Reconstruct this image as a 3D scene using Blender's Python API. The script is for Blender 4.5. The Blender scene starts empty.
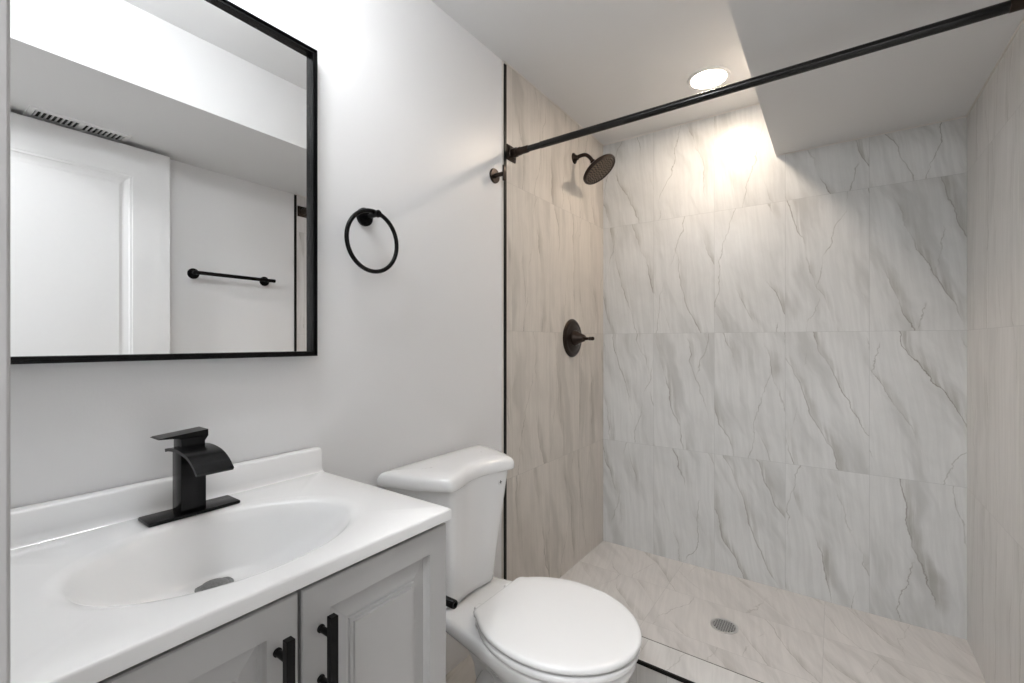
import bpy, bmesh, math
from math import sin, cos, pi, radians
from mathutils import Vector, Matrix

# ------------------------------------------------------------------ camera, world, exposure
S = bpy.context.scene
COL = S.collection
cam = bpy.data.cameras.new('camera')
cam.sensor_width = 36.0
cam.lens = 453.0 * 36.0 / 1024.0
cam.clip_start = 0.01
cam_o = bpy.data.objects.new('camera', cam)
COL.objects.link(cam_o)
cam_o.location = (1.10, 0.0, 1.1586)
cam_o.rotation_euler = (pi / 2, 0, radians(35.43))
S.camera = cam_o

S.view_settings.view_transform = 'Standard'
S.view_settings.look = 'None'
S.view_settings.gamma = 1.0
S.view_settings.use_curve_mapping = False
S.view_settings.exposure = 0.54

world = bpy.data.worlds.new('world')
S.world = world
world.use_nodes = True
world.node_tree.nodes['Background'].inputs['Color'].default_value = (0.8, 0.85, 0.9, 1)
world.node_tree.nodes['Background'].inputs['Strength'].default_value = 0.3

# lamp strengths; the hallway one is an added fill
VANITY_LIGHT = 73.0
SHOWER_LIGHT = 90.0
HALL_FILL = 94.0
VANITY_COLOR = (0.955, 0.98, 1.0)
SHOWER_COLOR = (1.0, 0.84, 0.68)
HALL_FILL_COLOR = (0.96, 0.98, 1.0)

# ------------------------------------------------------------------ room sizes (metres)
XR, YB, ZC = 1.524, 2.4575, 2.301       # right wall, back wall, ceiling
ZS, XS = 2.034, 0.876                  # soffit underside, soffit left face
YT = 1.487                             # where the shower tile begins
YF = 0.040                             # inner face of the front wall
TILE = 0.004

# ------------------------------------------------------------------ materials
def new_mat(name):
    m = bpy.data.materials.new(name)
    m.use_nodes = True
    return m, m.node_tree, m.node_tree.nodes['Principled BSDF']

def plain(name, col, rough=0.5, metal=0.0, bump=0.0, bscale=60.0, vary=0.03, coat=0.0, spec=0.5):
    """surface of one colour with a faint procedural mottling and optional fine bump"""
    m, t, b = new_mat(name)
    n, l = t.nodes, t.links
    tc = n.new('ShaderNodeTexCoord')
    no = n.new('ShaderNodeTexNoise'); no.inputs['Scale'].default_value = bscale; no.inputs['Detail'].default_value = 3
    l.new(tc.outputs['Object'], no.inputs['Vector'])
    mx = n.new('ShaderNodeMix'); mx.data_type = 'RGBA'
    l.new(no.outputs['Fac'], mx.inputs['Factor'])
    mx.inputs['A'].default_value = tuple(c * (1 - vary) for c in col) + (1,)
    mx.inputs['B'].default_value = tuple(min(1, c * (1 + vary)) for c in col) + (1,)
    l.new(mx.outputs['Result'], b.inputs['Base Color'])
    b.inputs['Roughness'].default_value = rough
    b.inputs['Metallic'].default_value = metal
    b.inputs['Specular IOR Level'].default_value = spec
    b.inputs['Coat Weight'].default_value = coat
    b.inputs['Coat Roughness'].default_value = 0.05
    if bump:
        bp = n.new('ShaderNodeBump'); bp.inputs['Strength'].default_value = bump; bp.inputs['Distance'].default_value = 0.001
        l.new(no.outputs['Fac'], bp.inputs['Height']); l.new(bp.outputs['Normal'], b.inputs['Normal'])
    return m

def glow(name, col, strength):
    m, t, b = new_mat(name)
    b.inputs['Base Color'].default_value = (0.9, 0.9, 0.9, 1)
    b.inputs['Emission Color'].default_value = tuple(col) + (1,)
    b.inputs['Emission Strength'].default_value = strength
    return m

def marble(name, ua, va, tw, th, ou, ov, seed, shear=0.30, base=(0.655, 0.66, 0.655), rough=0.28, dark=1.0):
    """veined porcelain tile: ua/va are the wall's two axes, tw x th the tile, ou/ov the joint offsets"""
    m, t, b = new_mat(name)
    n, l = t.nodes, t.links
    def math_(op, a, bb=None, c=None):
        k = n.new('ShaderNodeMath'); k.operation = op
        for i, v in enumerate((a, bb, c)):
            if v is None: continue
            if isinstance(v, (int, float)): k.inputs[i].default_value = v
            else: l.new(v, k.inputs[i])
        return k.outputs[0]
    def comb(x, y, z=0.0):
        k = n.new('ShaderNodeCombineXYZ')
        for i, v in enumerate((x, y, z)):
            if isinstance(v, (int, float)): k.inputs[i].default_value = v
            else: l.new(v, k.inputs[i])
        return k.outputs[0]
    def noise(vec, detail=4, rough_=0.55, scale=1.0, dist=0.0):
        k = n.new('ShaderNodeTexNoise')
        k.inputs['Scale'].default_value = scale; k.inputs['Detail'].default_value = detail
        k.inputs['Roughness'].default_value = rough_; k.inputs['Distortion'].default_value = dist
        l.new(vec, k.inputs['Vector']); return k.outputs['Fac']
    def ramp(v, lo, hi, a=0.0, bb=1.0):
        k = n.new('ShaderNodeMapRange'); k.interpolation_type = 'SMOOTHSTEP'
        l.new(v, k.inputs['Value'])
        for nm, q in (('From Min', lo), ('From Max', hi), ('To Min', a), ('To Max', bb)): k.inputs[nm].default_value = q
        return k.outputs['Result']
    def mix(f, a, c):
        k = n.new('ShaderNodeMix'); k.data_type = 'RGBA'
        l.new(f, k.inputs['Factor'])
        for nm, q in (('A', a), ('B', c)):
            if isinstance(q, tuple): k.inputs[nm].default_value = q + (1,)
            else: l.new(q, k.inputs[nm])
        return k.outputs['Result']
    tc = n.new('ShaderNodeTexCoord'); sp = n.new('ShaderNodeSeparateXYZ'); l.new(tc.outputs['Object'], sp.inputs[0])
    u, v = sp.outputs[ua], sp.outputs[va]
    su = math_('DIVIDE', math_('SUBTRACT', u, ou), tw); sv = math_('DIVIDE', math_('SUBTRACT', v, ov), th)
    iu, iv = math_('FLOOR', su), math_('FLOOR', sv)
    fu, fv = math_('FRACT', su), math_('FRACT', sv)
    wn = n.new('ShaderNodeTexWhiteNoise'); wn.noise_dimensions = '3D'
    l.new(comb(iu, iv, seed), wn.inputs['Vector'])
    rs = n.new('ShaderNodeSeparateColor'); l.new(wn.outputs['Color'], rs.inputs[0])
    r1, r2, r3 = rs.outputs[0], rs.outputs[1], rs.outputs[2]
    # tile-local coordinates, thrown somewhere else in the stone for each tile
    lu, lv = math_('MULTIPLY', fu, tw), math_('MULTIPLY', fv, th)
    k = math_('MULTIPLY_ADD', r2, shear * 0.9, shear * 0.4)
    wob = math_('MULTIPLY', math_('SUBTRACT', noise(comb(math_('MULTIPLY_ADD', r1, 9.0, lu), math_('MULTIPLY_ADD', r3, 9.0, lv)), 3, 0.5, 2.4), 0.5), 0.17)
    uu = math_('ADD', math_('MULTIPLY_ADD', lv, k, lu), wob)
    us = math_('ADD', math_('MULTIPLY_ADD', lv, math_('MULTIPLY', k, 0.30), lu), math_('MULTIPLY', wob, 0.35))
    uo = math_('MULTIPLY_ADD', r1, 40.0, uu); vo = math_('MULTIPLY_ADD', r3, 40.0, lv)
    so = math_('MULTIPLY_ADD', r1, 40.0, us)
    streak = noise(comb(math_('MULTIPLY', so, 55.0), math_('MULTIPLY', vo, 3.0), seed), 5, 0.6)
    broad = noise(comb(math_('MULTIPLY', uo, 8.0), math_('MULTIPLY', vo, 1.5), seed + 3), 4, 0.55)
    cloud = noise(comb(math_('MULTIPLY', uo, 6.0), math_('MULTIPLY', vo, 4.0), seed + 7), 5, 0.6)
    jag = math_('MULTIPLY', math_('SUBTRACT', noise(comb(math_('MULTIPLY_ADD', r3, 7.0, lu), math_('MULTIPLY_ADD', r1, 7.0, lv), seed), 4, 0.65, 16.0), 0.5), 0.030)
    mask = noise(comb(math_('MULTIPLY', uo, 4.0), math_('MULTIPLY', vo, 2.0), seed + 23), 3, 0.6)
    s1 = math_('SUBTRACT', math_('FRACT', math_('MULTIPLY_ADD', r3, 7.0, math_('DIVIDE', math_('ADD', uu, jag), 0.155))), 0.5)
    d1 = math_('MULTIPLY', math_('ABSOLUTE', s1), 0.155)
    vein = math_('MULTIPLY', ramp(d1, 0.0, 0.0028, 1.0, 0.0), ramp(mask, 0.44, 0.60, 0.0, 1.0))
    # the stone is greyer along one side of a crack
    halo = math_('MULTIPLY', math_('MULTIPLY', ramp(s1, -0.02, 0.012), ramp(s1, 0.02, 0.30, 1.0, 0.0)), math_('MULTIPLY', ramp(mask, 0.40, 0.62), ramp(broad, 0.34, 0.60)))
    # a second family of cracks that leans the other way
    u2 = math_('ADD', math_('MULTIPLY_ADD', lv, -0.24, lu), math_('MULTIPLY', wob, 1.1))
    s2 = math_('SUBTRACT', math_('FRACT', math_('MULTIPLY_ADD', r1, 5.0, math_('DIVIDE', math_('MULTIPLY_ADD', jag, 1.4, u2), 0.31))), 0.5)
    d2 = math_('MULTIPLY', math_('ABSOLUTE', s2), 0.31)
    vein2 = math_('MULTIPLY', ramp(d2, 0.0, 0.0026, 1.0, 0.0), ramp(mask, 0.42, 0.56, 1.0, 0.0))
    pale = tuple(min(1.0, c * 1.07) for c in base)
    grey = tuple(c * q for c, q in zip(base, (0.70, 0.70, 0.69)))
    taupe = tuple(c * q for c, q in zip(base, (0.50, 0.48, 0.44)))
    deep = tuple(c * q for c, q in zip(base, (0.36, 0.34, 0.30)))
    c = mix(ramp(streak, 0.34, 0.68), pale, tuple(x * 0.97 for x in base))
    c = mix(math_('MULTIPLY', ramp(cloud, 0.40, 0.70), 0.22 * dark), c, grey)
    c = mix(math_('MULTIPLY', ramp(broad, 0.50, 0.68), 0.50 * dark), c, grey)
    c = mix(math_('MULTIPLY', math_('MULTIPLY', halo, ramp(streak, 0.32, 0.58)), 0.60 * dark), c, taupe)
    c = mix(math_('MULTIPLY', vein, 0.72 * dark), c, deep)
    c = mix(math_('MULTIPLY', vein2, 0.55 * dark), c, deep)
    du = math_('MULTIPLY', math_('MINIMUM', fu, math_('SUBTRACT', 1.0, fu)), tw)
    dv = math_('MULTIPLY', math_('MINIMUM', fv, math_('SUBTRACT', 1.0, fv)), th)
    joint = ramp(math_('MINIMUM', du, dv), 0.0008, 0.0014, 1.0, 0.0)
    c = mix(math_('MULTIPLY', joint, 0.55), c, tuple(x * 0.70 for x in base))
    l.new(c, b.inputs['Base Color'])
    b.inputs['Roughness'].default_value = rough
    bp = n.new('ShaderNodeBump'); bp.inputs['Strength'].default_value = 0.4; bp.inputs['Distance'].default_value = 0.0008
    bp.invert = True
    l.new(joint, bp.inputs['Height']); l.new(bp.outputs['Normal'], b.inputs['Normal'])
    return m

M = {}
M['paint'] = plain('wall paint', (0.79, 0.79, 0.795), 0.36, bump=0.12, bscale=220, vary=0.008)
M['ceil'] = plain('ceiling paint', (0.74, 0.74, 0.74), 0.7, bump=0.1, bscale=200, vary=0.008)
M['trimwhite'] = plain('white trim paint', (0.76, 0.76, 0.76), 0.35, vary=0.01)
M['jamb'] = plain('shade-darkened casing paint', (0.43, 0.42, 0.42), 0.4, vary=0.01)  # grey darkened to stand in for shade at the doorway
M['hall'] = plain('hallway paint', (0.62, 0.61, 0.60), 0.7, vary=0.01)
M['black'] = plain('matte black metal', (0.0035, 0.0035, 0.004), 0.24, 0.0, vary=0.1, spec=0.18)
M['edge'] = plain('black edge profile', (0.003, 0.003, 0.003), 0.4, 0.0, vary=0.1, spec=0.2)
M['bronze'] = plain('oil rubbed bronze', (0.030, 0.020, 0.015), 0.28, 0.7, vary=0.25, bscale=90)
M['bronzeface'] = plain('bronze nozzle face', (0.17, 0.125, 0.09), 0.45, 0.5, vary=0.3, bscale=300)
M['joint'] = plain('dark grout', (0.14, 0.13, 0.12), 0.7)
M['rod'] = plain('black rod metal', (0.004, 0.0035, 0.0035), 0.16, 0.0, vary=0.1, spec=0.4)
M['rubber'] = plain('dark nozzle rubber', (0.025, 0.020, 0.017), 0.6, vary=0.1)
M['china'] = plain('white china', (0.84, 0.84, 0.84), 0.10, vary=0.006, coat=0.3)
M['seat'] = plain('white seat plastic', (0.84, 0.84, 0.84), 0.22, vary=0.006)
M['top'] = plain('white cultured marble', (0.84, 0.84, 0.84), 0.16, vary=0.006, coat=0.2)
M['cab'] = plain('light grey cabinet paint', (0.46, 0.455, 0.45), 0.38, vary=0.012)
M['dark'] = plain('dark gap shade and slot', (0.02, 0.02, 0.02), 0.8)  # near-black standing in for shade in gaps and holes; also the cap's cross
M['steel'] = plain('brushed steel', (0.62, 0.61, 0.60), 0.32, 0.9, vary=0.08, bscale=400)
M['pewter'] = plain('speckled dark drain metal', (0.22, 0.22, 0.22), 0.42, 0.6, vary=0.5, bscale=260)
M['caulk'] = plain('white caulk', (0.72, 0.69, 0.65), 0.5)
M['glass'] = plain('mirror silvering', (0.93, 0.935, 0.935), 0.0, 1.0, vary=0.0)
M['vanglow'] = glow('opal globe', VANITY_COLOR, VANITY_LIGHT)
M['showerglow'] = glow('warm lamp diffuser', SHOWER_COLOR, SHOWER_LIGHT)
M['hallfill'] = glow('added hall fill glow', HALL_FILL_COLOR, HALL_FILL)
M['t_back'] = marble('veined tile back', 0, 2, 0.308, 0.6115, 0.298, -0.0205, 2.0, 0.34, dark=1.2)
M['t_left'] = marble('veined tile left', 1, 2, 0.305, 0.6115, 2.1525, -0.0205, 5.0, 0.18, base=(0.64, 0.595, 0.545), dark=1.1)  # same tile as the back; beige base holds the warm lamp's light
M['t_right'] = marble('veined tile right', 1, 2, 0.305, 0.6115, 2.1525, -0.0205, 8.0, 0.05, base=(0.665, 0.65, 0.635), dark=0.8)
M['t_pan'] = marble('veined tile pan', 0, 1, 0.611, 0.305, 0.455, 1.848, 4.0, 0.9, base=(0.665, 0.64, 0.62), rough=0.35, dark=0.75)
M['t_curb'] = marble('veined tile curb', 0, 1, 0.61, 0.4, 0.555, 1.30, 6.0, 0.9, base=(0.67, 0.655, 0.64), rough=0.3, dark=0.7)
M['t_floor'] = marble('veined tile floor', 0, 1, 0.61, 0.305, 0.20, 0.10, 3.0, 0.5, base=(0.62, 0.60, 0.575), rough=0.35)

# ------------------------------------------------------------------ mesh helpers
def box(bm, x0, x1, y0, y1, z0, z1, bev=0.0, seg=2):
    r = bmesh.ops.create_cube(bm, size=1.0)
    vs = r['verts']
    for v in vs:
        v.co = Vector((x0 + (v.co.x + .5) * (x1 - x0), y0 + (v.co.y + .5) * (y1 - y0), z0 + (v.co.z + .5) * (z1 - z0)))
    if bev:
        es = list({e for v in vs for e in v.link_edges})
        bmesh.ops.bevel(bm, geom=es, offset=bev, segments=seg, profile=0.5, affect='EDGES')

def frame_of(d):
    d = Vector(d).normalized()
    a = Vector((0, 0, 1)) if abs(d.z) < 0.9 else Vector((1, 0, 0))
    p = a.cross(d).normalized(); q = d.cross(p)
    return d, p, q

def rings(bm, rs, cap0=True, cap1=True, closed=False):
    """loft through closed rings of equal vertex count"""
    vr = [[bm.verts.new(p) for p in r] for r in rs]
    n = len(vr[0])
    pairs = list(zip(vr[:-1], vr[1:])) + ([(vr[-1], vr[0])] if closed else [])
    for a, b in pairs:
        for i in range(n):
            bm.faces.new((a[i], a[(i + 1) % n], b[(i + 1) % n], b[i]))
    if cap0 and not closed: bm.faces.new(list(reversed(vr[0])))
    if cap1 and not closed: bm.faces.new(vr[-1])

def lathe(bm, origin, axis, prof, n=40):
    """profile [(radius, height along axis)], capped at both ends"""
    d, p, q = frame_of(axis); o = Vector(origin)
    rings(bm, [[o + d * h + (p * cos(2 * pi * i / n) + q * sin(2 * pi * i / n)) * max(r, 1e-4) for i in range(n)] for r, h in prof])

def tube(bm, pts, rad, n=20, closed=False):
    pts = [Vector(p) for p in pts]
    k = len(pts); rr = rad if isinstance(rad, (list, tuple)) else [rad] * k
    def tang(i):
        if closed: return (pts[(i + 1) % k] - pts[i - 1]).normalized()
        return (pts[min(i + 1, k - 1)] - pts[max(i - 1, 0)]).normalized()
    d, p, q = frame_of(tang(0)); out = []
    for i in range(k):
        t = tang(i); p = (p - t * p.dot(t)).normalized(); q = t.cross(p)
        out.append([pts[i] + (p * cos(2 * pi * j / n) + q * sin(2 * pi * j / n)) * rr[i] for j in range(n)])
    rings(bm, out, closed=closed)

def prism(bm, poly, ext):
    """poly: 3-D points of a flat outline, pushed along ext"""
    e = Vector(ext); rings(bm, [[Vector(p) for p in poly], [Vector(p) + e for p in poly]])

def rect_profile(bm, y0, y1, z0, z1, steps, to, cap=True):
    """nested rectangles; steps (inset, depth); to(y, z, depth) gives the point"""
    rings(bm, [[to(y0 + i, z0 + i, d), to(y1 - i, z0 + i, d), to(y1 - i, z1 - i, d), to(y0 + i, z1 - i, d)] for i, d in steps], cap0=True, cap1=cap)

def spline(pts, m=8, closed=True):
    pts = [Vector(p) for p in pts]; k = len(pts); out = []
    for i in range(k if closed else k - 1):
        if closed: a, b, c, d = pts[i - 1], pts[i], pts[(i + 1) % k], pts[(i + 2) % k]
        else: a, b, c, d = pts[max(i - 1, 0)], pts[i], pts[i + 1], pts[min(i + 2, k - 1)]
        for j in range(m):
            t = j / m
            out.append(0.5 * ((2 * b) + (c - a) * t + (2 * a - 5 * b + 4 * c - d) * t * t + (3 * b - a - 3 * c + d) * t ** 3))
    if not closed: out.append(pts[-1])
    return out

def link(name, bm, mat, parent=None, angle=35, label=None, smooth=True):
    bmesh.ops.recalc_face_normals(bm, faces=bm.faces[:])
    if parent is not None:
        w = Vector((0, 0, 0)); p = parent
        while p is not None: w += p.location; p = p.parent
        bmesh.ops.translate(bm, verts=bm.verts[:], vec=-w)
    me = bpy.data.meshes.new(name)
    bm.to_mesh(me); bm.free()
    if smooth:
        for p in me.polygons: p.use_smooth = True
        me.set_sharp_from_angle(angle=radians(angle))
    me.materials.append(mat)
    o = bpy.data.objects.new(name, me)
    COL.objects.link(o)
    if parent is not None: o.parent = parent
    if label: o['label'] = label
    return o

def struct(name, bm, mat, label=None, smooth=False):
    o = link(name, bm, mat, smooth=smooth)
    o['kind'] = 'structure'
    if label: o['label'] = label
    return o

def thing(name, loc, label, cat, group=None):
    o = bpy.data.objects.new(name, None)
    o.empty_display_size = 0.05
    o.location = loc
    COL.objects.link(o)
    o['label'] = label; o['category'] = cat
    if group: o['group'] = group
    return o

def B(): return bmesh.new()

def slab(name, dims, mat, label=None):
    bm = B(); box(bm, *dims); return struct(name, bm, mat, label)

# ------------------------------------------------------------------ the room shell
T = 0.10
slab('floor', (-T, XR + T, YF - 0.12, YT, -T, 0.0), M['t_floor'], 'bathroom floor of veined tile')
slab('floor_shower', (-T, XR + T, YT, YB + T, -T, 0.0), M['t_pan'], 'veined tile floor of the shower')
slab('wall_left', (-T, 0.0, YF - 0.12, YB + T, 0.0, ZC), M['paint'], 'smooth pale grey painted wall behind the vanity and toilet')
slab('wall_right', (XR, XR + T, YF - 0.12, YB + T, 0.0, ZC), M['paint'], 'pale painted wall with the towel bar, seen in the mirror')
slab('wall_back', (0.0, XR, YB, YB + T, 0.0, ZC), M['t_back'], 'back shower wall of large grey veined tile')
slab('ceiling', (-T, XR + T, YF - 0.12, YB + T, ZC, ZC + T), M['ceil'], 'white painted ceiling')
slab('ceiling_soffit', (XS, XR, YF, YB, ZS, ZC), M['ceil'], 'boxed-in white soffit along the right wall')
bm = B()
DX0, DX1, DZ = 0.645, 1.445, 2.045        # doorway opening
box(bm, 0.0, DX0, YF - 0.12, YF, 0.0, ZC); box(bm, DX1, XR, YF - 0.12, YF, 0.0, ZC); box(bm, DX0, DX1, YF - 0.12, YF, DZ, ZC)
struct('wall_front', bm, M['paint'], 'wall with the doorway')
# tile skins on the two side walls of the shower
slab('wall_left_tile', (0.0, TILE, YT + 0.006, YB, 0.0, ZC), M['t_left'], 'left shower wall of veined tile, tinted with warm lamp light')
slab('wall_right_tile', (XR - TILE, XR, YT + 0.004, YB, 0.0, ZS), M['t_right'], 'right shower wall of pale veined tile')
# curb
CZ, CY1 = 0.086, 1.616
slab('shower_curb', (TILE, XR - TILE, YT + 0.004, CY1, 0.0, CZ), M['t_curb'], 'low tiled curb at the shower entrance')
bm = B(); box(bm, TILE, XR - TILE, YT - 0.002, YT + 0.006, CZ - 0.010, CZ + 0.001)
struct('trim_curb', bm, M['edge'], 'black metal edge along the curb')
bm = B(); box(bm, TILE, XR - TILE, CY1 - 0.0015, CY1 + 0.0015, CZ - 0.006, CZ + 0.0006)
struct('trim_6', bm, M['joint'], 'thin dark joint along the inner edge of the curb')
bm = B(); box(bm, 0.0, TILE + 0.004, YT - 0.005, YT + 0.010, 0.0, ZC - 0.012)
struct('trim_1', bm, M['edge'], 'thin black metal edge where the left tile begins')
bm = B(); box(bm, XR - TILE - 0.003, XR, YT - 0.006, YT + 0.006, 0.0, ZS - 0.004)
struct('trim_2', bm, M['edge'], 'thin black metal edge where the right tile begins')
bm = B(); box(bm, 0.0, 0.004, YT - 0.013, YT - 0.005, 0.0, ZC - 0.004)
struct('trim_3', bm, M['caulk'], 'narrow pale caulk beside the black edge')
# caulk lines between tile and ceiling
bm = B()
box(bm, TILE, TILE + 0.004, YT, YB, ZC - 0.004, ZC)
box(bm, TILE, XS, YB - 0.004, YB, ZC - 0.004, ZC)
box(bm, XS, XR - TILE, YB - 0.004, YB, ZS - 0.004, ZS)
box(bm, XR - TILE - 0.004, XR - TILE, YT, YB, ZS - 0.005, ZS)
struct('trim_4', bm, M['caulk'], 'white caulk line along the top of the shower tile')
# doorway casing and jamb
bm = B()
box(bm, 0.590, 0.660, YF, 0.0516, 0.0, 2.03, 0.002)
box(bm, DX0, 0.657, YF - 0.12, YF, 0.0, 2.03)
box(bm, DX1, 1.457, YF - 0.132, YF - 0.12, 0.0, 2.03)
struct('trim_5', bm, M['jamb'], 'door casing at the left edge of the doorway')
# hallway behind the camera
slab('floor_hallway', (-0.6, 2.4, -1.35, YF - 0.12, -T, 0.0), M['t_floor'], 'hallway floor')
slab('ceiling_hallway', (-0.6, 2.4, -1.35, YF - 0.12, ZC, ZC + T), M['hall'], 'hallway ceiling')
slab('wall_hallway', (-0.6, 2.4, -1.45, -1.35, -T, ZC + T), M['hall'], 'hallway wall facing the bathroom door')
bm = B(); box(bm, -0.7, -0.6, -1.45, YF - 0.12, -T, ZC + T); box(bm, 2.4, 2.5, -1.45, YF - 0.12, -T, ZC + T)
box(bm, -0.6, -T, YF - 0.22, YF - 0.12, 0, ZC); box(bm, XR + T, 2.4, YF - 0.22, YF - 0.12, 0, ZC)
struct('wall_hallway_side', bm, M['hall'], 'hallway side walls')

# ------------------------------------------------------------------ open panel door against the right wall
def door_leaf():
    bm = B()
    x0, x1, y0, y1, z0, z1 = 1.440, 1.475, 0.068, 0.830, 0.012, 2.014
    zm0, zm1 = 0.82, 1.00
    rec = 0.010
    st = 0.137
    box(bm, x0 + rec, x1, y0, y1, z0, z1)
    def face(ya, yb, za, zb):
        box(bm, x0, x0 + rec, ya, yb, za, zb)
    face(y0, y0 + st, z0, z1); face(y1 - st, y1, z0, z1)
    face(y0 + st, y1 - st, z1 - 0.130, z1); face(y0 + st, y1 - st, z0, z0 + 0.20); face(y0 + st, y1 - st, zm0, zm1)
    for za, zb in ((z0 + 0.20, zm0), (zm1, z1 - 0.130)):
        to = lambda y, z, d: Vector((x0 + rec - d, y, z))
        rect_profile(bm, y0 + st, y1 - st, za, zb, [(0, 0.0), (0.0, 0.0098), (0.003, 0.0080), (0.010, 0.0075), (0.014, 0.0045), (0.030, 0.0015), (0.036, 0.0015), (0.046, 0.0045), (0.052, 0.0045)], to)
    return bm
d = struct('door_1', door_leaf(), M['trimwhite'], 'white panelled door standing open against the right wall', smooth=False)

# ------------------------------------------------------------------ vanity cabinet
VY0, VY1 = 0.057, 0.6625
CX = 0.450                                # carcass front
van = thing('vanity_cabinet', (0.23, 0.358, 0.0), 'light grey two-door bathroom vanity cabinet with raised panel doors and black bar pulls', 'cabinet')
bm = B()
box(bm, 0.004, CX, VY0, VY0 + 0.016, 0.0, 0.8055)
box(bm, 0.004, CX, VY1 - 0.016, VY1, 0.0, 0.8055)
box(bm, 0.004, CX, VY0, VY1, 0.09, 0.106)
box(bm, 0.004, 0.014, VY0, VY1, 0.0, 0.8055)
box(bm, 0.36, 0.376, VY0, VY1, 0.0, 0.095)
link('body', bm, M['cab'], van, smooth=False)
bm = B()
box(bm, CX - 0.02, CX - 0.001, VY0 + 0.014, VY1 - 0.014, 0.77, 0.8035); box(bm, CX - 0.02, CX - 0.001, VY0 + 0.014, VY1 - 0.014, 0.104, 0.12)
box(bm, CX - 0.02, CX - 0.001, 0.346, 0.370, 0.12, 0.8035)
link('face_frame', bm, M['dark'], van, smooth=False, label='inner frame behind the doors, coloured dark as gap shade')  # shade of the door gaps put into the frame's colour
DF = 0.468
def cab_door(y0, y1):
    bm = B(); z0, z1 = 0.105, 0.795
    to = lambda y, z, d: Vector((CX + d, y, z))
    k = DF - CX
    rect_profile(bm, y0, y1, z0, z1, [(0, 0.0), (0, k - 0.002), (0.002, k), (0.045, k), (0.0475, k - 0.008), (0.051, k - 0.0135),
                                      (0.078, k - 0.0075), (0.082, k - 0.0075), (0.0835, k - 0.0035), (0.0885, k - 0.0035), (0.090, k), (0.097, k)], to)
    return link('door', bm, M['cab'], van, angle=8)
dl = cab_door(VY0, 0.3550)
dr = cab_door(0.3605, VY1)
def pull(door, y, zt):
    bm = B()
    xc = DF + 0.031
    box(bm, xc - 0.006, xc + 0.006, y - 0.006, y + 0.006, zt - 0.136, zt, 0.0008, 1)
    for z in (zt - 0.030, zt - 0.106):
        lathe(bm, (DF, y, z), (1, 0, 0), [(0.0062, 0.0), (0.0062, 0.002), (0.0048, 0.003), (0.0048, 0.027)], 20)
    link('handle', bm, M['black'], door, label='black square bar pull')
pull(dr, 0.3900, 0.7555); pull(dl, 0.3245, 0.7560)

# ------------------------------------------------------------------ vanity top with moulded basin
TZ, TY0, TY1, TX = 0.828, 0.047, 0.664, 0.480
top = thing('vanity_countertop', (0.24, 0.356, 0.802), 'glossy white vanity top with moulded oval basin on the grey cabinet', 'countertop')
BC = Vector((0.272, 0.350)); BR = (0.153, 0.211)      # basin oval
DR = Vector((0.186, 0.356)); DEP = 0.112              # drain place and depth
def top_mesh():
    bm = B(); n = 96
    ang = [2 * pi * i / n for i in range(n)]
    def outer(a, inset=0.0):
        # rectangle hit by a ray from the basin centre
        x0, x1, y0, y1 = 0.004 + inset, TX - inset, TY0 + inset, TY1 - inset
        c, s = cos(a), sin(a); t = 1e9
        if c > 1e-9: t = min(t, (x1 - BC.x) / c)
        if c < -1e-9: t = min(t, (x0 - BC.x) / c)
        if s > 1e-9: t = min(t, (y1 - BC.y) / s)
        if s < -1e-9: t = min(t, (y0 - BC.y) / s)
        return BC.x + c * t, BC.y + s * t
    cor = [math.atan2(y - BC.y, x - BC.x) % (2 * pi) for x in (0.004, TX) for y in (TY0, TY1)]
    for c in cor:                                       # snap nearest rays to the corners
        i = min(range(n), key=lambda k: abs(ang[k] - c)); ang[i] = c
    rs = []
    rs.append([Vector((*outer(a), TZ - 0.0215)) for a in ang])
    rs.append([Vector((*outer(a), TZ - 0.004)) for a in ang])
    rs.append([Vector((*outer(a, 0.0012), TZ - 0.0012)) for a in ang])
    rs.append([Vector((*outer(a, 0.004), TZ)) for a in ang])
    def oval(t, z, cen):
        out = []
        for a in ang:
            out.append(Vector((cen.x + cos(a) * BR[0] * t, cen.y + sin(a) * BR[1] * t, z)))
        return out
    for t, dz in ((1.09, 0.0), (1.06, 0.0005), (1.03, 0.0019), (1.00, 0.0042), (0.965, 0.0085)):
        rs.append(oval(t, TZ - dz, BC))
    K = 14
    for j in range(1, K + 1):
        s = j / K
        t = 0.965 * (1 - s) + 0.125 * s
        dz = 0.0085 + (DEP - 0.0085) * (1 - (1 - s) ** 2.1) ** 0.92
        cen = BC.lerp(DR, s ** 1.15)
        e = oval(t, TZ - dz, cen)
        if t < 0.35:                                    # go round towards the drain
            w = (0.35 - t) / 0.225
            e = [Vector((p.x * (1 - w) + (cen.x + cos(a) * 0.024) * w, p.y * (1 - w) + (cen.y + sin(a) * 0.024) * w, p.z)) for p, a in zip(e, ang)]
        rs.append(e)
    rings(bm, rs, cap0=False, cap1=True)
    return bm
link('basin_slab', top_mesh(), M['top'], top, angle=50)
bm = B()
prof = [(0.004, TZ - 0.002), (0.040, TZ - 0.002), (0.036, TZ + 0.001), (0.0325, TZ + 0.005), (0.031, TZ + 0.016), (0.028, 0.880), (0.0255, 0.8835), (0.022, 0.885), (0.004, 0.885)]
prism(bm, [(x, TY0, z) for x, z in prof], (0, TY1 - TY0 - 0.0005, 0))
link('backsplash', bm, M['top'], top)
bm = B()
lathe(bm, (DR.x, DR.y, TZ - DEP), (0, 0, 1), [(0.029, -0.002), (0.0305, 0.001), (0.029, 0.0025), (0.022, 0.0025), (0.020, 0.0045), (0.012, 0.006), (0.0, 0.0062)], 40)
link('drain_stopper', bm, M['pewter'], top, label='dark speckled metal drain stopper')

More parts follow.
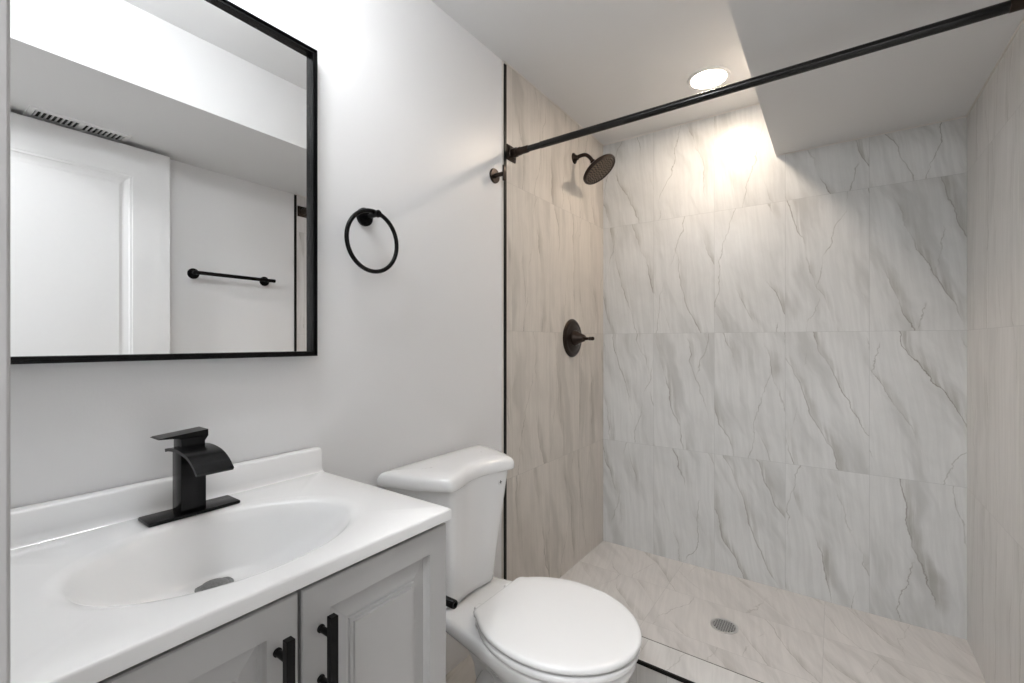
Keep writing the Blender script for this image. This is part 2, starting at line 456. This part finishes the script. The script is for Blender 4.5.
# ------------------------------------------------------------------ faucet
FY = 0.353
fa = thing('faucet', (0.085, FY, TZ), 'matte black waterfall faucet on the white vanity top behind the basin', 'faucet')
bm = B(); box(bm, 0.054, 0.112, FY - 0.073, FY + 0.080, TZ, TZ + 0.007, 0.0025)
link('base_plate', bm, M['black'], fa)
bm = B(); box(bm, 0.060, 0.103, FY - 0.021, FY + 0.021, TZ + 0.006, TZ + 0.126, 0.0015)
link('column', bm, M['black'], fa)
bm = B()
up = spline([(0.050, 0, 0.952), (0.068, 0, 0.9555), (0.098, 0, 0.958), (0.126, 0, 0.957), (0.155, 0, 0.9525), (0.180, 0, 0.942), (0.200, 0, 0.927)], 6, False)
lo = []
for i, p in enumerate(up):
    t = (up[min(i + 1, len(up) - 1)] - up[max(i - 1, 0)]).normalized()
    lo.append(p + Vector((-t.z, 0, t.x)).normalized() * -0.006)
prism(bm, [(p.x, FY - 0.030, p.z) for p in up] + [(p.x, FY - 0.030, p.z) for p in reversed(lo)], (0, 0.060, 0))
link('spout', bm, M['black'], fa, angle=30)
bm = B(); box(bm, 0.062, 0.102, FY - 0.020, FY + 0.020, 0.948, 0.975, 0.002)
link('cartridge_collar', bm, M['black'], fa)
bm = B()
# wedge-shaped lever: thick at the far end, a thin tip towards the door side
sec = [(FY - 0.054, 0.9785), (FY - 0.050, 0.9800), (FY + 0.027, 0.9865), (FY + 0.027, 0.974), (FY + 0.022, 0.966), (FY - 0.014, 0.964), (FY - 0.018, 0.9755)]
prism(bm, [(0.052, y, z) for y, z in sec], (0.044, 0, 0))
link('lever', bm, M['black'], fa, smooth=False)

# ------------------------------------------------------------------ mirror
MY0, MY1, MZ0, MZ1 = 0.047, 0.651, 1.122, 1.897
mi = thing('wall_mirror', (0.0, 0.349, MZ0), 'large rectangular wall mirror in a thin black metal frame above the vanity', 'mirror')
bm = B()
to = lambda y, z, d: Vector((d, y, z))
steps = [(0.0, 0.0), (0.0, 0.031), (0.0008, 0.032), (0.0042, 0.032), (0.0048, 0.0285), (0.0085, 0.0285), (0.0092, 0.031), (0.0120, 0.031), (0.0125, 0.020), (0.0125, 0.0)]
rs = [[to(MY0 + i, MZ0 + i, d), to(MY1 - i, MZ0 + i, d), to(MY1 - i, MZ1 - i, d), to(MY0 + i, MZ1 - i, d)] for i, d in steps]
rings(bm, rs, closed=True)
link('frame', bm, M['black'], mi, smooth=False)
bm = B(); box(bm, 0.003, 0.020, MY0 + 0.0125, MY1 - 0.0125, MZ0 + 0.0125, MZ1 - 0.0125)
for v in bm.verts:                                      # the glass sits a touch deeper at its far edge
    if v.co.x > 0.01: v.co.x -= (v.co.y - 0.349) * math.tan(radians(0.75))
link('glass', bm, M['glass'], mi, smooth=False, label='silvered mirror glass')

# ------------------------------------------------------------------ vanity light above the mirror
vl = thing('vanity_light', (0.0, 0.349, 2.13), 'three-globe vanity light on the wall above the mirror', 'wall light')
bm = B(); box(bm, 0.0, 0.022, 0.349 - 0.22, 0.349 + 0.22, 2.105, 2.165, 0.004)
link('back_plate', bm, M['black'], vl)
for k in (-1, 0, 1):
    y = 0.349 + 0.12 * k
    bm = B(); tube(bm, [(0.020, y, 2.116), (0.110, y, 2.116), (0.231, y, 2.116)], 0.009, 16)
    link('arm', bm, M['black'], vl)
    bm = B(); bmesh.ops.create_uvsphere(bm, u_segments=24, v_segments=16, radius=0.032)
    bmesh.ops.translate(bm, verts=bm.verts[:], vec=(0.260, y, 2.116))
    link('globe', bm, M['vanglow'], vl, label='lit opal glass globe')

# ------------------------------------------------------------------ towel ring
tr = thing('towel_ring', (0.0, 0.813, 1.515), 'round black towel ring on the wall between mirror and shower', 'towel ring')
bm = B(); lathe(bm, (0, 0.813, 1.515), (1, 0, 0), [(0.026, 0), (0.026, 0.007), (0.0245, 0.009), (0.0, 0.0092)], 40)
link('rosette', bm, M['black'], tr)
bm = B(); lathe(bm, (0, 0.813, 1.515), (1, 0, 0), [(0.008, 0.006), (0.008, 0.058), (0.0095, 0.058), (0.0105, 0.060), (0.0105, 0.066), (0.009, 0.068), (0.0, 0.0682)], 28)
link('post', bm, M['black'], tr)
bm = B()
tube(bm, [(0.050, 0.806 + 0.084 * sin(2 * pi * i / 72), 1.4385 + 0.084 * cos(2 * pi * i / 72)) for i in range(72)], 0.0060, 14, closed=True)
link('ring', bm, M['black'], tr)

# ------------------------------------------------------------------ robe hook
rh = thing('robe_hook', (0.0, 1.423, 1.815), 'small round bronze robe hook on the wall below the curtain rod', 'hook')
bm = B(); lathe(bm, (0, 1.423, 1.815), (1, 0, 0), [(0.029, 0), (0.029, 0.005), (0.027, 0.008), (0.0, 0.009)], 40)
link('rosette', bm, M['bronze'], rh)
bm = B(); lathe(bm, (0, 1.423, 1.815), (1, 0, 0), [(0.010, 0.006), (0.0085, 0.012), (0.0085, 0.050)], 24)
link('post', bm, M['bronze'], rh)
bm = B(); box(bm, 0.047, 0.056, 1.423 - 0.009, 1.423 + 0.009, 1.815 - 0.030, 1.815 + 0.032, 0.003)
link('hook_plate', bm, M['bronze'], rh)

# ------------------------------------------------------------------ curtain rod
RY, RZ = 1.530, 1.938
cr = thing('shower_curtain_rod', (TILE, RY, RZ), 'long dark shower curtain rod spanning the shower opening under the soffit', 'curtain rod')
bm = B(); lathe(bm, (0.050, RY, RZ), (1, 0, 0), [(0.0120, 0), (0.0120, 0.20)], 28)
link('inner_tube', bm, M['rod'], cr)
bm = B(); lathe(bm, (0.15, RY, RZ), (1, 0, 0), [(0.0125, 0), (0.0134, 0.002), (0.0134, XR - TILE - 0.025 - 0.15)], 28)
link('outer_tube', bm, M['rod'], cr)
for x, s in ((TILE, 1), (XR - TILE, -1)):
    bm = B()
    lo_, hi_ = sorted((x, x + 0.006 * s))
    box(bm, lo_, hi_, RY - 0.031, RY + 0.031, RZ - 0.031, RZ + 0.031, 0.0015)
    lo_, hi_ = sorted((x + 0.006 * s, x + 0.013 * s))
    box(bm, lo_, hi_, RY - 0.023, RY + 0.023, RZ - 0.023, RZ + 0.023, 0.002)
    lathe(bm, (x + 0.012 * s, RY, RZ), (s, 0, 0), [(0.019, 0), (0.019, 0.020), (0.0165, 0.022), (0.0165, 0.040), (0.0145, 0.042), (0.0145, 0.075), (0.012, 0.078)], 28)
    link('flange', bm, M['bronze'], cr, label='square bronze wall flange')

# ------------------------------------------------------------------ shower head
sh = thing('rain_shower', (TILE, 2.095, 2.105), 'round bronze rain shower head on a bent arm high on the left tile wall', 'shower head')
bm = B(); lathe(bm, (TILE, 2.095, 2.105), (1, 0, 0), [(0.028, 0), (0.027, 0.003), (0.020, 0.008), (0.013, 0.016), (0.011, 0.024)], 36)
link('escutcheon', bm, M['bronze'], sh)
arm = spline([(0.014, 2.095, 2.105), (0.045, 2.094, 2.110), (0.072, 2.092, 2.106), (0.096, 2.088, 2.086), (0.114, 2.085, 2.060)], 7, False)
bm = B(); tube(bm, arm, 0.0095, 20)
link('arm', bm, M['bronze'], sh)
hd = Vector((0.58, 0.06, -0.81)).normalized()
jo = Vector((0.114, 2.085, 2.060))
bm = B(); lathe(bm, jo - hd * 0.006, hd, [(0.011, 0), (0.013, 0.002), (0.013, 0.010), (0.010, 0.012), (0.015, 0.018), (0.017, 0.026), (0.015, 0.034)], 28)
link('ball_joint', bm, M['bronze'], sh)
bm = B(); lathe(bm, jo, hd, [(0.014, 0.022), (0.022, 0.030), (0.045, 0.036), (0.070, 0.041), (0.086, 0.047), (0.0920, 0.053), (0.0920, 0.061), (0.088, 0.066), (0.080, 0.066), (0.078, 0.063), (0.0, 0.0625)], 56)
hb = link('head', bm, M['bronze'], sh)
bm = B(); lathe(bm, jo, hd, [(0.0780, 0.061), (0.0780, 0.0640), (0.076, 0.0645), (0.0, 0.0655)], 56)
fc = link('spray_face', bm, M['bronzeface'], hb, label='lighter speckled spray face')
bm = B()
_, pp, qq = frame_of(hd)
for ring_i in range(1, 7):
    cnt = 5 * ring_i
    for i in range(cnt):
        a = 2 * pi * i / cnt + ring_i * 0.3; r = 0.0119 * ring_i
        o = jo + hd * 0.0640 + (pp * cos(a) + qq * sin(a)) * r
        lathe(bm, o, hd, [(0.0042, 0), (0.0030, 0.0035)], 8)
nz = link('nozzle', bm, M['rubber'], hb, label='dark rubber spray nozzles')
nz['kind'] = 'stuff'

# ------------------------------------------------------------------ shower valve
sv = thing('shower_valve', (TILE, 2.072, 1.176), 'round bronze shower valve plate with a lever handle on the left tile wall', 'shower valve')
vo = (TILE, 2.072, 1.176)
bm = B(); lathe(bm, vo, (1, 0, 0), [(0.098, 0), (0.098, 0.003), (0.093, 0.009), (0.080, 0.013), (0.076, 0.012), (0.070, 0.014), (0.045, 0.017), (0.0, 0.0175)], 64)
link('escutcheon', bm, M['bronze'], sv)
bm = B(); lathe(bm, vo, (1, 0, 0), [(0.040, 0.014), (0.041, 0.020), (0.037, 0.026), (0.034, 0.034), (0.026, 0.046), (0.020, 0.060), (0.018, 0.068), (0.012, 0.074), (0.0, 0.075)], 40)
link('hub', bm, M['bronze'], sv)
bm = B()
ld = Vector((1.0, -0.25, 0.0)).normalized()
lathe(bm, Vector(vo) + Vector((0.060, 0.0, -0.003)), ld, [(0.010, 0.0), (0.0085, 0.014), (0.0075, 0.03), (0.0065, 0.042), (0.0095, 0.046), (0.0095, 0.050), (0.007, 0.053), (0.0095, 0.058), (0.0100, 0.066), (0.0075, 0.070), (0, 0.0705)], 24)
link('lever', bm, M['bronze'], sv)

# ------------------------------------------------------------------ shower drain
sd = thing('shower_drain', (0.735, 2.003, 0.0), 'round steel drain grate set in the shower floor', 'drain')
bm = B(); lathe(bm, (0.735, 2.003, 0.0), (0, 0, 1), [(0.052, 0.0), (0.052, 0.0022), (0.050, 0.003), (0.0425, 0.003), (0.0415, 0.0012), (0.0, 0.0012)], 48)
link('rim', bm, M['steel'], sd)
bm = B()
R0 = 0.0405
for ax in (0, 1):
    for i in range(-4, 5):
        c = i * 0.0088; h = math.sqrt(R0 ** 2 - c ** 2) if abs(c) < R0 else 0
        if h < 0.004: continue
        if ax: box(bm, 0.735 - h, 0.735 + h, 2.003 + c - 0.0013, 2.003 + c + 0.0013, 0.0012, 0.0032)
        else: box(bm, 0.735 + c - 0.0013, 0.735 + c + 0.0013, 2.003 - h, 2.003 + h, 0.0012, 0.0031)
link('grate', bm, M['steel'], sd, smooth=False)
bm = B(); lathe(bm, (0.735, 2.003, 0.0012), (0, 0, 1), [(0.0405, 0.0), (0.0405, 0.0004)], 40)
link('sump_shade', bm, M['dark'], sd, label='flat dark disc under the grate, painted as hole shade')  # thin disc, the darkness of the hole painted on

# ------------------------------------------------------------------ recessed shower light
LX, LY = 0.656, 2.094
rl = thing('recessed_light', (LX, LY, ZC), 'lit round recessed ceiling light over the shower', 'ceiling light')
bm = B(); lathe(bm, (LX, LY, ZC), (0, 0, -1), [(0.086, 0), (0.086, 0.003), (0.083, 0.006), (0.072, 0.007), (0.0695, 0.0015), (0.0, 0.001)], 56)
link('trim_ring', bm, M['trimwhite'], rl)
bm = B(); lathe(bm, (LX, LY, ZC - 0.002), (0, 0, -1), [(0.0685, 0), (0.0685, 0.003), (0.0, 0.0045)], 48)
link('diffuser', bm, M['showerglow'], rl, label='glowing warm white diffuser')

# ------------------------------------------------------------------ added fill light in the hallway, out of view
hl = thing('hallway_fill', (0.95, -0.72, ZC), 'added round fill light on the unseen hallway ceiling', 'ceiling light')
bm = B(); lathe(bm, (0.95, -0.72, ZC), (0, 0, -1), [(0.17, 0), (0.17, 0.02), (0.165, 0.022), (0.0, 0.022)], 48)
link('pan', bm, M['trimwhite'], hl)
bm = B(); lathe(bm, (0.95, -0.72, ZC - 0.021), (0, 0, -1), [(0.16, 0), (0.155, 0.03), (0.11, 0.055), (0.0, 0.065)], 48)
link('bowl', bm, M['hallfill'], hl, label='glowing bowl of the added fill light')

# ------------------------------------------------------------------ vent in the soffit
vt = thing('vent_register', (1.424, 0.518, ZS), 'white louvred air vent in the soffit above the door', 'vent')
vy0, vy1, vx0, vx1 = 0.366, 0.670, 1.368, 1.480
bm = B()
rs = [[Vector((vx0 + i, vy0 + i, z)), Vector((vx1 - i, vy0 + i, z)), Vector((vx1 - i, vy1 - i, z)), Vector((vx0 + i, vy1 - i, z))] for i, z in ((0, ZS), (0.002, ZS - 0.005), (0.018, ZS - 0.007), (0.018, ZS - 0.001))]
rings(bm, rs, closed=False, cap0=False, cap1=False)
box(bm, vx0 + 0.016, vx1 - 0.016, 0.512, 0.524, ZS - 0.007, ZS - 0.001)
link('frame', bm, M['trimwhite'], vt, smooth=False)
bm = B(); box(bm, vx0 + 0.016, vx1 - 0.016, vy0 + 0.016, vy1 - 0.016, ZS - 0.0015, ZS)
link('duct_shade', bm, M['dark'], vt, label='flat dark plate behind the louvres, painted as shade')  # thin plate, shade inside the vent put into its colour
bm = B()
for i in range(18):
    y = vy0 + 0.024 + i * (vy1 - vy0 - 0.048) / 17
    box(bm, vx0 + 0.016, vx1 - 0.016, y - 0.0022, y + 0.0022, ZS - 0.0068, ZS - 0.001)
link('louvre', bm, M['trimwhite'], vt, smooth=False)

# ------------------------------------------------------------------ towel bar on the right wall
tb = thing('towel_bar', (XR, 1.13, 1.496), 'straight black towel bar on the right wall, seen in the mirror', 'towel bar')
for y in (0.956, 1.305):
    bm = B(); lathe(bm, (XR, y, 1.496), (-1, 0, 0), [(0.026, 0), (0.026, 0.007), (0.0245, 0.009), (0.0, 0.0092)], 36)
    link('rosette', bm, M['black'], tb)
    bm = B(); lathe(bm, (XR, y, 1.496), (-1, 0, 0), [(0.0085, 0.006), (0.0085, 0.058)], 24)
    link('post', bm, M['black'], tb)
bm = B(); lathe(bm, (XR - 0.060, 0.932, 1.496), (0, 1, 0), [(0.0085, 0), (0.0095, 0.001), (0.0095, 0.402), (0.0085, 0.403)], 24)
link('bar', bm, M['black'], tb)

# ------------------------------------------------------------------ toilet paper holder on the vanity side
tp = thing('toilet_paper_holder', (0.27, VY1, 0.583), 'black toilet paper holder on the side of the grey vanity', 'paper holder')
bm = B(); lathe(bm, (0.275, VY1, 0.583), (0, 1, 0), [(0.024, 0), (0.024, 0.007), (0.022, 0.009), (0.0, 0.0092)], 36)
link('rosette', bm, M['black'], tp)
bm = B(); lathe(bm, (0.275, VY1, 0.583), (0, 1, 0), [(0.009, 0.006), (0.009, 0.076)], 24)
link('post', bm, M['black'], tp)
bm = B(); lathe(bm, (0.262, 0.735, 0.583), (1, 0, 0), [(0.008, 0), (0.0095, 0.001), (0.0095, 0.161), (0.0085, 0.163), (0.0050, 0.163), (0.0048, 0.157), (0.0, 0.157)], 28)
link('rod', bm, M['black'], tp)

# ------------------------------------------------------------------ toilet
TYc = 1.073
to_ = thing('toilet', (0.36, TYc, 0.0), 'white two-piece toilet with closed lid between vanity and shower', 'toilet')

def plan_tank(xb, xf, hb_, hf, dip, z, grow=0.0, m=6):
    """tank outline: wide at the wall, tapering sides, hollowed front"""
    pts = [(xb, -hb_ * 0.6), (xb, 0), (xb, hb_ * 0.6), (xb + 0.004, hb_ * 0.93), (xb + 0.022, hb_), (xb + 0.60 * (xf - xb), hb_ * 0.52 + hf * 0.48 + 0.007),
           (xf - 0.022, hf + 0.014), (xf - 0.003, hf - 0.004), (xf - dip * 0.28, hf * 0.70), (xf - dip * 0.86, hf * 0.30)]
    pts = pts + [(xf - dip, 0.0)] + [(x, -y) for x, y in reversed(pts[3:])]
    return [Vector((p.x, TYc + p.y, z)) for p in spline([Vector((x, y, 0)) for x, y in pts], m)]
def inset_ring(r, d, z):
    """shrink a ring towards its middle by about d and put it at height z"""
    x0, x1 = min(p.x for p in r), max(p.x for p in r); y0, y1 = min(p.y for p in r), max(p.y for p in r)
    cx, cy = (x0 + x1) / 2, (y0 + y1) / 2
    kx, ky = 1 - 2 * d / (x1 - x0), 1 - 2 * d / (y1 - y0)
    return [Vector((cx + (p.x - cx) * kx, cy + (p.y - cy) * ky, z)) for p in r]
bm = B()
rs = []
for s in (0.0, 0.05, 0.25, 0.5, 0.75, 1.0):
    z = 0.383 + s * (0.748 - 0.383)
    rs.append(plan_tank(0.020, 0.193 + 0.036 * s, 0.172 + 0.040 * s, 0.100 + 0.036 * s, 0.008 + 0.013 * s, z))
lowest = rs[0]
rs = [inset_ring(lowest, 0.008, 0.3785), inset_ring(lowest, 0.003, 0.3795)] + rs
rings(bm, rs)
link('tank', bm, M['china'], to_, angle=60)
bm = B()
o = plan_tank(0.012, 0.244, 0.231, 0.149, 0.032, 0.742)
rs = [inset_ring(o, 0.008, 0.7405), inset_ring(o, 0.002, 0.7405), inset_ring(o, 0.0, 0.743), inset_ring(o, 0.0, 0.754), inset_ring(o, 0.0015, 0.763), inset_ring(o, 0.005, 0.7705), inset_ring(o, 0.010, 0.7755), inset_ring(o, 0.018, 0.7795), inset_ring(o, 0.030, 0.782), inset_ring(o, 0.055, 0.7835), inset_ring(o, 0.085, 0.784), inset_ring(o, 0.1145, 0.784)]
rings(bm, rs)
link('tank_lid', bm, M['china'], to_, angle=60)
bm = B()
lathe(bm, (0.2175, 1.172, 0.704), (1, 0.05, 0.10), [(0.0098, 0), (0.0098, 0.0022), (0.008, 0.0034), (0.0, 0.0036)], 24)
sc = link('screw_cap', bm, M['china'], to_, label='small round cap with a dark slot')
bm = B()
for k in (0, 1):
    c = Vector((0.2211, 1.172, 0.7044))
    if k: box(bm, c.x - 0.001, c.x + 0.0006, c.y - 0.0052, c.y + 0.0052, c.z - 0.0012, c.z + 0.0012)
    else: box(bm, c.x - 0.001, c.x + 0.0006, c.y - 0.0012, c.y + 0.0012, c.z - 0.0052, c.z + 0.0052)
link('slot', bm, M['dark'], sc, smooth=False, label='dark cross slot')

def pear(z, xb, xf, ht, hw, xm, ex=2.0, n=72):
    """bowl outline: a tail of half width ht from xb, widest hw at xm, round nose at xf"""
    pts = []
    half = []
    for i in range(n // 2 + 1):
        s = i / (n // 2)
        # s: 0 at the tail middle, up the side, to the nose
        if s < 0.14:
            q = s / 0.14; x, y = xb, ht * q * 0.92
        elif s < 0.46:
            q = (s - 0.14) / 0.32; x = xb + (xm - xb) * q
            e = q * q * (3 - 2 * q); y = ht * (0.92 + 0.08 * min(1, q * 5)) + (hw - ht) * e
        else:
            q = (s - 0.46) / 0.54 * pi / 2
            x = xm + (xf - xm) * sin(q); y = hw * max(cos(q), 0) ** (2 / ex) if q < pi / 2 - 1e-6 else 0.0
        half.append((x, y))
    ring = half + [(x, -y) for x, y in reversed(half[1:-1])]
    return [Vector((x, TYc + y, z)) for x, y in ring]
bm = B()
secs = [(0.000, 0.190, 0.520, 0.090, 0.112, 0.36), (0.012, 0.190, 0.522, 0.091, 0.113, 0.36), (0.030, 0.200, 0.510, 0.076, 0.098, 0.36), (0.09, 0.225, 0.505, 0.050, 0.080, 0.39), (0.15, 0.235, 0.530, 0.042, 0.082, 0.42),
        (0.20, 0.225, 0.570, 0.042, 0.098, 0.440), (0.245, 0.195, 0.615, 0.044, 0.120, 0.458), (0.280, 0.130, 0.650, 0.056, 0.142, 0.468), (0.308, 0.065, 0.674, 0.080, 0.159, 0.474), (0.328, 0.032, 0.690, 0.108, 0.170, 0.477), (0.352, 0.020, 0.700, 0.120, 0.177, 0.480),
        (0.366, 0.021, 0.700, 0.119, 0.176, 0.480), (0.372, 0.026, 0.694, 0.114, 0.170, 0.480), (0.374, 0.036, 0.683, 0.106, 0.161, 0.480)]
rings(bm, [pear(*s_) for s_ in secs])
# trapway swelling on both sides of the pedestal
for sg in (-1, 1):
    path = spline([(0.43, TYc + sg * 0.060, 0.15), (0.37, TYc + sg * 0.052, 0.195), (0.31, TYc + sg * 0.038, 0.205), (0.265, TYc + sg * 0.036, 0.150), (0.245, TYc + sg * 0.042, 0.07), (0.24, TYc + sg * 0.050, 0.030)], 6, False)
    tube(bm, path, 0.030, 18)
link('bowl', bm, M['china'], to_, angle=60)

def egg(z, d, n=80):
    """seat outline, straight at the back; d pulls it inwards"""
    xb, xf, hb2, hw, xm = 0.286 + d, 0.714 - d, 0.114 - d * 0.5, 0.191 - d, 0.485
    half = []
    for i in range(n // 2 + 1):
        s = i / (n // 2)
        y0 = hb2 * 0.90 + 0.016
        ab = (xm - xb - 0.018) / math.sqrt(1 - (y0 / hw) ** 2)
        if s < 0.16:
            q = s / 0.16; x, y = xb, hb2 * 0.90 * q
        elif s < 0.22:
            q = (s - 0.16) / 0.06 * pi / 2; x = xb + 0.018 * (1 - cos(q)); y = hb2 * 0.90 + 0.016 * sin(q)
        elif s < 0.50:
            q = (s - 0.22) / 0.28; x = xb + 0.018 + (xm - xb - 0.018) * q
            y = hw * math.sqrt(max(0.0, 1 - ((xm - x) / ab) ** 2))
        else:
            q = (s - 0.50) / 0.50 * pi / 2; x = xm + (xf - xm) * sin(q); y = hw * max(cos(q), 0) if i < n // 2 else 0
        half.append((x, y))
    ring = half + [(x, -y) for x, y in reversed(half[1:-1])]
    return [Vector((x, TYc - 0.006 + y, z)) for x, y in ring]
bm = B()
rings(bm, [egg(0.3770, 0.016), egg(0.3770, 0.007), egg(0.3790, 0.005), egg(0.3890, 0.004), egg(0.3920, 0.006), egg(0.3930, 0.011)])
link('seat', bm, M['seat'], to_, angle=60)
bm = B()
rings(bm, [egg(0.4025, 0.012), egg(0.4025, 0.003), egg(0.4045, 0.0005), egg(0.4120, 0.0), egg(0.4155, 0.0015), egg(0.4180, 0.0045), egg(0.4195, 0.010), egg(0.4205, 0.03), egg(0.4215, 0.08)])
link('seat_lid', bm, M['seat'], to_, angle=60)
for sg in (-1, 1):
    bm = B()
    box(bm, 0.262, 0.296, TYc + sg * 0.072 - 0.014, TYc + sg * 0.072 + 0.014, 0.3735, 0.404, 0.005)
    link('hinge', bm, M['seat'], to_)
